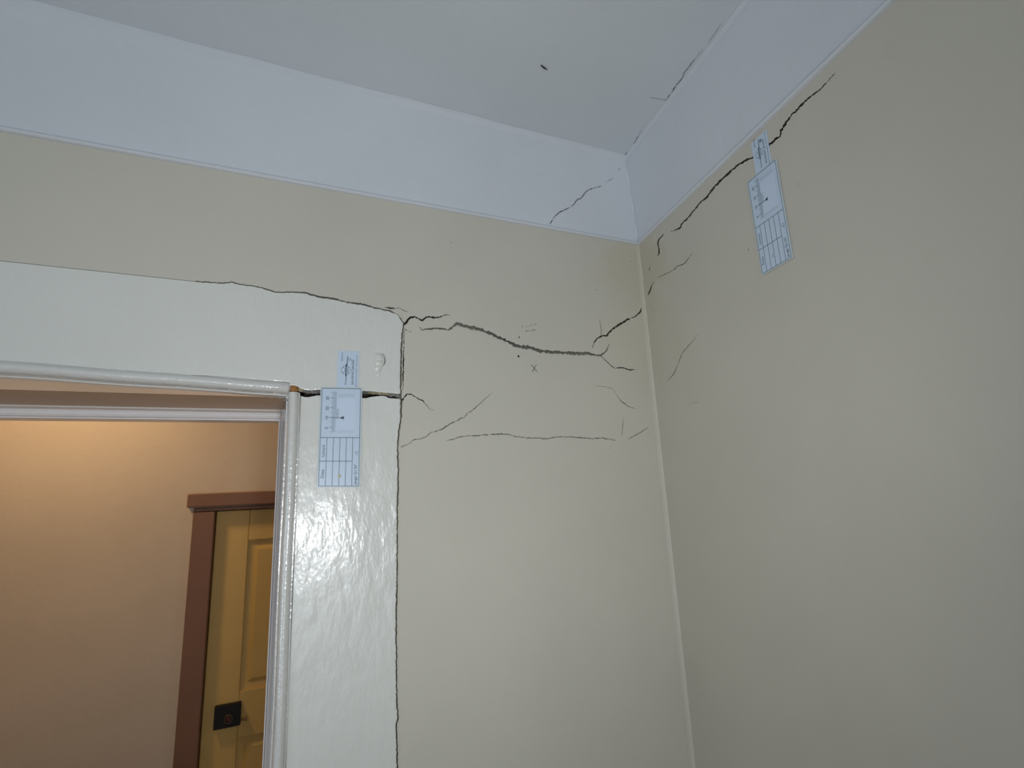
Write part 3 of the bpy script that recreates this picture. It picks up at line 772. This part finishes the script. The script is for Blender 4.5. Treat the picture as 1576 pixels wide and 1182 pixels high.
# fine print and millimetre ticks are too small to pick apart
# left gauge, measured on the near board
y_l = FY - .0022
a = on_y(496, 597.6, y_l); b = on_y(555, 598.4, y_l); c = on_y(490.2, 748, y_l); d = on_y(551.8, 748, y_l)
UN = ((b - a).length / 60 + (d - c).length / 60) / 2; UV = ((c - a).length + (d - b).length) / 300
print('GAUGE unit', UN, UV)
def fr_left(u, v, h):
    p = a.lerp(b, u / 60); q = c.lerp(d, u / 60); r = p + (q - p) * (v / 150)
    return Vector((r.x, FY - .0002 - h, r.z))
g1, flat, line, T, pl1, _tx = make_gauge('crack_gauge', 'blue-white crack gauge on the glossy door jamb, bridging the split joint', fr_left, 0, 23.5, 61.5)
flat('handwriting', [line(52.5, 98, 55, 101.5, .5), line(55, 101.5, 55.5, 97.8, .5), line(55.5, 97.8, 58.2, 99.5, .5), line(58.2, 99.5, 57.8, 102.8, .5), line(57.8, 102.8, 53.6, 103.2, .45)], T, T + .0001, M['ink2'], pl1)
def drop(parent, FR, u, v, r, T, m, g, name='glue_drop'):
    V = []; n = 10; o0 = Vector(g.location)
    for f, hh in ((1, 0), (.8, .0006), (.4, .0010)):
        for i in range(n): V.append(FR(u + r * f * math.cos(i * 6.283 / n), v + r * f * .95 * math.sin(i * 6.283 / n), T + hh) - o0)
    V.append(FR(u, v, T + .0011) - o0); FF = []
    for q in range(2):
        for i in range(n): j = (i + 1) % n; FF.append((q * n + i, q * n + j, (q + 1) * n + j, (q + 1) * n + i))
    for i in range(n): FF.append((2 * n + i, 2 * n + (i + 1) % n, 3 * n))
    obj(name, V, FF, m, parent, smooth=True)
drop(pl1, fr_left, 30.3, 135.2, 2.6, T, M['glue'], g1)
# right gauge, measured on the right-hand wall
ra = Vector(right_uv(1151.6, 281.3, -.0022)); rb = Vector(right_uv(1192.8, 246.6, -.0022)); rc = Vector(right_uv(1173.8, 421.2, -.0022)); rd = Vector(right_uv(1218, 395.6, -.0022))
print('RIGHT gauge size', (rb - ra).length / 60, (rd - rc).length / 60, (rc - ra).length / 150, (rd - rb).length / 150)
def fr_right(u, v, h):
    p = ra.lerp(rb, u / 60); q = rc.lerp(rd, u / 60); r = p + (q - p) * (v / 150)
    return right_P(r.x, r.y, -.0003 - h)
g2, flat2, line2, T2, pl2, _tx = make_gauge('crack_gauge', 'blue-white crack gauge on the right-hand wall, its strip tucked under the cornice', fr_right, 0, 19.0, 56)
flat2('handwriting', [line2(52.5, 99, 55, 96.5, .7), line2(55, 96.5, 57.6, 98.5, .7), line2(57.6, 98.5, 55.5, 102, .7), line2(55.5, 102, 52.5, 99, .7), line2(55.5, 102, 57, 105, .6)], T2, T2 + .0001, M['ink2'], pl2)
drop(pl2, fr_right, 27.5, 133, 3.0, T2, M['fine'], g2)

# ------------------------------------------------------------------ pencil marks on the near wall
def strokes(name, segs, w, m, parent):
    V, FF = [], []
    for L in segs:
        for i in range(len(L) - 1):
            (x0, y0), (x1, y1) = L[i], L[i + 1]; l = math.hypot(x1 - x0, y1 - y0) or 1; nx, ny = -(y1 - y0) / l * w / 2, (x1 - x0) / l * w / 2
            n = len(V)
            for (x, y) in ((x0 + nx, y0 + ny), (x1 + nx, y1 + ny), (x1 - nx, y1 - ny), (x0 - nx, y0 - ny)):
                u, v = back_uv(x, y); V.append((u, -.0003, v)); V.append((u, .0005, v))
            FF += [(n, n + 2, n + 4, n + 6), (n, n + 1, n + 3, n + 2), (n + 2, n + 3, n + 5, n + 4), (n + 4, n + 5, n + 7, n + 6), (n + 6, n + 7, n + 1, n)]
    return obj(name, V, FF, m, parent)
pm = strokes('pencil_mark', [[(817, 561.5), (820.5, 564.5), (823.5, 569), (827, 572)], [(825.5, 561.5), (822, 567), (819, 572.3)]], .9, M['pencil'], wall_back)
pm['label'] = 'pencilled X below the wide crack'
rr = random.Random(3)
def scrawl(x, x1, y, slope, hgt):
    out = []
    while x < x1:
        k = rr.choice((0, 1, 2, 3)); w_ = rr.uniform(1.6, 2.6); yy = y + slope * x; h_ = hgt * rr.uniform(.7, 1.2)
        if k == 0: out.append([(x, yy + h_), (x + w_ * .5, yy - h_), (x + w_, yy + h_ * .8)])
        elif k == 1: out.append([(x, yy - h_), (x + w_ * .2, yy + h_)]); out.append([(x, yy), (x + w_, yy - h_ * .5)])
        elif k == 2: out.append([(x + w_, yy - h_ * .7), (x, yy - h_ * .2), (x + w_ * .9, yy + h_ * .3), (x, yy + h_)])
        else: out.append([(x, yy + h_ * .6), (x + w_, yy + h_ * .3)])
        x += w_ + rr.choice((.8, 1.0, 1.9))
    return out
strokes('pencil_note', scrawl(803, 827, 503.2 + .2 * 803, -.2, 2.0), .5, M['pencil2'], wall_back)
n2 = strokes('pencil_note', scrawl(809, 826, 509.5 + .15 * 809, -.15, 1.5), .6, M['pencil'], wall_back)
n2['label'] = 'two faint pencilled lines above the wide crack'

# ------------------------------------------------------------------ insect on the ceiling
p0, p1 = on_z(832.2, 99.6, ZC), on_z(843.2, 107.6, ZC)
ax = (p1 - p0); Lh = ax.length; ax.normalize(); sd_ = Vector((-ax.y, ax.x, 0)); cI = (p0 + p1) / 2
ins = thing('insect', 'small dark slender insect resting on the pale ceiling', 'insect', (cI.x, cI.y, ZC))
def ell(name, c, ra_, rb_, rc_, m):
    b = bmesh.new(); bmesh.ops.create_uvsphere(b, u_segments=12, v_segments=8, radius=1)
    for v in b.verts: v.co = ax * (v.co.x * ra_ + c) + sd_ * (v.co.y * rb_) + Vector((0, 0, v.co.z * rc_ - rc_))
    me = bpy.data.meshes.new(name); b.to_mesh(me); b.free(); return link(name, me, m, ins, True)
ell('body', .0005, Lh * .20, .0018, .0016, M['insect']); ell('head', -Lh * .40, Lh * .12, .0013, .0012, M['insect'])
ell('thorax', -Lh * .22, Lh * .16, .0016, .0015, M['insect'])
ell('wing', Lh * .28, Lh * .24, .0011, .0006, M['insectwing'])

# ------------------------------------------------------------------ corridor beyond the doorway, with its own door
YD = 1.22; YW = YD - .02
def cz(px, py, y): return on_y(px, py, y)
xb_ = cz(345, 786.5, YD)
ZD = xb_.z                                                    # top of the far door
xdl = cz(322, 950, YD).x; DW = .78; xdr = xdl + DW
zf_top = cz(345, 758.5, YW - .03).z; 
wc = struct(boxes('wall_corridor', [(XL, xdl - .07, YW, YW + .14, 0, 2.7), (xdr + .07, XR + .4, YW, YW + .14, 0, 2.7), (xdl - .07, xdr + .07, YW, YW + .14, ZD + .01, 2.7)], M['tanwall']))
struct(box('ceiling_corridor', XL, XR + .4, .245, YW + .14, 2.7, 2.8, M['tanwall']))
struct(box('wall_corridor_left', XL - .12, XL, .23, YW + .14, 0, 2.7, M['tanwall']))
struct(box('wall_corridor_right', XR, XR + .1, .245, YW, 0, 2.7, M['tanwall']))
d2 = struct(empty('door_2', (0, 0, 0)))
box('door_recess', xdl - .06, xdr + .06, YD + .045, YD + .06, 0, ZD + .01, M['brown'], d2)
box('head_trim', xdl - .09, xdr + .09, YW - .03, YW + .02, cz(345, 779, YW - .03).z, zf_top, M['brown'], d2, .004)
box('head_trim', xdl - .07, xdr + .07, YW - .016, YW + .02, ZD + .002, cz(345, 779, YW - .03).z - .003, M['brown'], d2, .003)
box('side_trim', xdl - .07, xdl - .002, YW - .018, YW + .06, 0, ZD + .001, M['brown'], d2, .003)
box('side_trim', xdr + .004, xdr + .07, YW - .018, YW + .06, 0, ZD + .001, M['brown'], d2, .003)
YP = YD + .010
x_st = cz(376.5, 930, YD).x
z1 = cz(380, 832, YD).z; z2 = cz(378, 1062, YD).z; z3 = cz(380, 1134, YD).z; z4 = .25
box('stile', xdl, x_st, YD, YD + .04, .01, ZD, M['ochre'], d2, .003)
box('stile', xdr - (x_st - xdl), xdr, YD, YD + .04, .01, ZD, M['ochre'], d2, .003)
xm0 = (xdl + xdr) / 2 - .04; xm1 = xm0 + .08
box('rail', x_st, xdr - (x_st - xdl), YD, YD + .04, z1, ZD, M['ochre'], d2, .003)
box('rail', x_st, xdr - (x_st - xdl), YD, YD + .04, z3, z2, M['ochre'], d2, .003)
box('rail', x_st, xdr - (x_st - xdl), YD, YD + .04, .01, z4, M['ochre'], d2, .003)
for (za, zb_) in ((z2, z1), (z4, z3)):
    box('muntin', xm0, xm1, YD, YD + .04, za, zb_, M['ochre'], d2, .003)
    for (xa, xb2) in ((x_st, xm0), (xm1, xdr - (x_st - xdl))):
        V = []; ins_ = .022
        for (i, y) in ((0, YP), (ins_, YP + .002), (ins_ * 1.6, YP - .005), (ins_ * 1.7, YP - .005)):
            V += [(xa + i, y, za + i), (xb2 - i, y, za + i), (xb2 - i, y, zb_ - i), (xa + i, y, zb_ - i)]
        FF = []
        for r in range(3):
            for i in range(4): j = (i + 1) % 4; FF.append((r * 4 + i, r * 4 + j, r * 4 + 4 + j, r * 4 + 4 + i))
        FF.append((12, 13, 14, 15)); n = len(V); V += [(xa, YD + .03, za), (xb2, YD + .03, za), (xb2, YD + .03, zb_), (xa, YD + .03, zb_)]
        FF += [(n + i, n + (i + 1) % 4, (i + 1) % 4, i) for i in range(4)] + [(n, n + 1, n + 2, n + 3)]
        obj('panel', V, FF, M['ochre'], d2)
# black rim lock with its turned knob and key stub
YK = YD - .022
k0 = cz(371.3, 1081.5, YK); k1 = cz(369.5, 1116.5, YK); k2 = cz(330, 1092, YK)
rl = box('rim_lock', k2.x, k0.x, YK, YD + .0005, k1.z, k0.z, M['lock'], d2, .0015); rl['label'] = 'black square rim lock'
kc = cz(351.5, 1106.5, YK)
def cyl(name, c, axis, r, h, m, parent, n=20):
    axis = Vector(axis).normalized(); q = axis.to_track_quat('Z', 'Y'); V = []; FF = []
    for z, rr_ in ((0, r), (h * .8, r), (h, r * .82)):
        V += [Vector(c) + q @ Vector((rr_ * math.cos(i * 6.2832 / n), rr_ * math.sin(i * 6.2832 / n), z)) for i in range(n)]
    for k in range(2): FF += [(k * n + i, k * n + (i + 1) % n, (k + 1) * n + (i + 1) % n, (k + 1) * n + i) for i in range(n)]
    FF += [tuple(range(n))[::-1], tuple(2 * n + i for i in range(n))]
    return obj(name, V, FF, m, parent)
V, FF = [], []; n = 24
for (r, y) in ((.0150, 0), (.0150, -.004), (.0135, -.0055), (.0105, -.0055), (.0100, -.002), (.0100, 0)):
    V += [(kc.x + r * math.cos(i * 6.2832 / n), kc.y + y, kc.z + r * math.sin(i * 6.2832 / n)) for i in range(n)]
for k in range(5): FF += [(k * n + i, k * n + (i + 1) % n, (k + 1) * n + (i + 1) % n, (k + 1) * n + i) for i in range(n)]
obj('keyhole_rim', V, FF, M['lockrim'], rl)
cyl('keyhole_core', (kc.x, kc.y + .0005, kc.z), (0, -1, 0), .0075, .0035, M['red'], rl)
kp = cz(371, 1108, YK + .008)
cyl('latch_stub', (kp.x - .001, kp.y, kp.z), (1, 0, 0), .0036, .017, M['brown'], rl, 12)
cyl('latch_stub', (kp.x + .014, kp.y, kp.z), (1, 0, 0), .0060, .0045, M['brown'], rl, 12)

for o in bpy.data.objects:
    if o.name.split('.')[0] in ('fine_print', 'small_print'): o['kind'] = 'stuff'
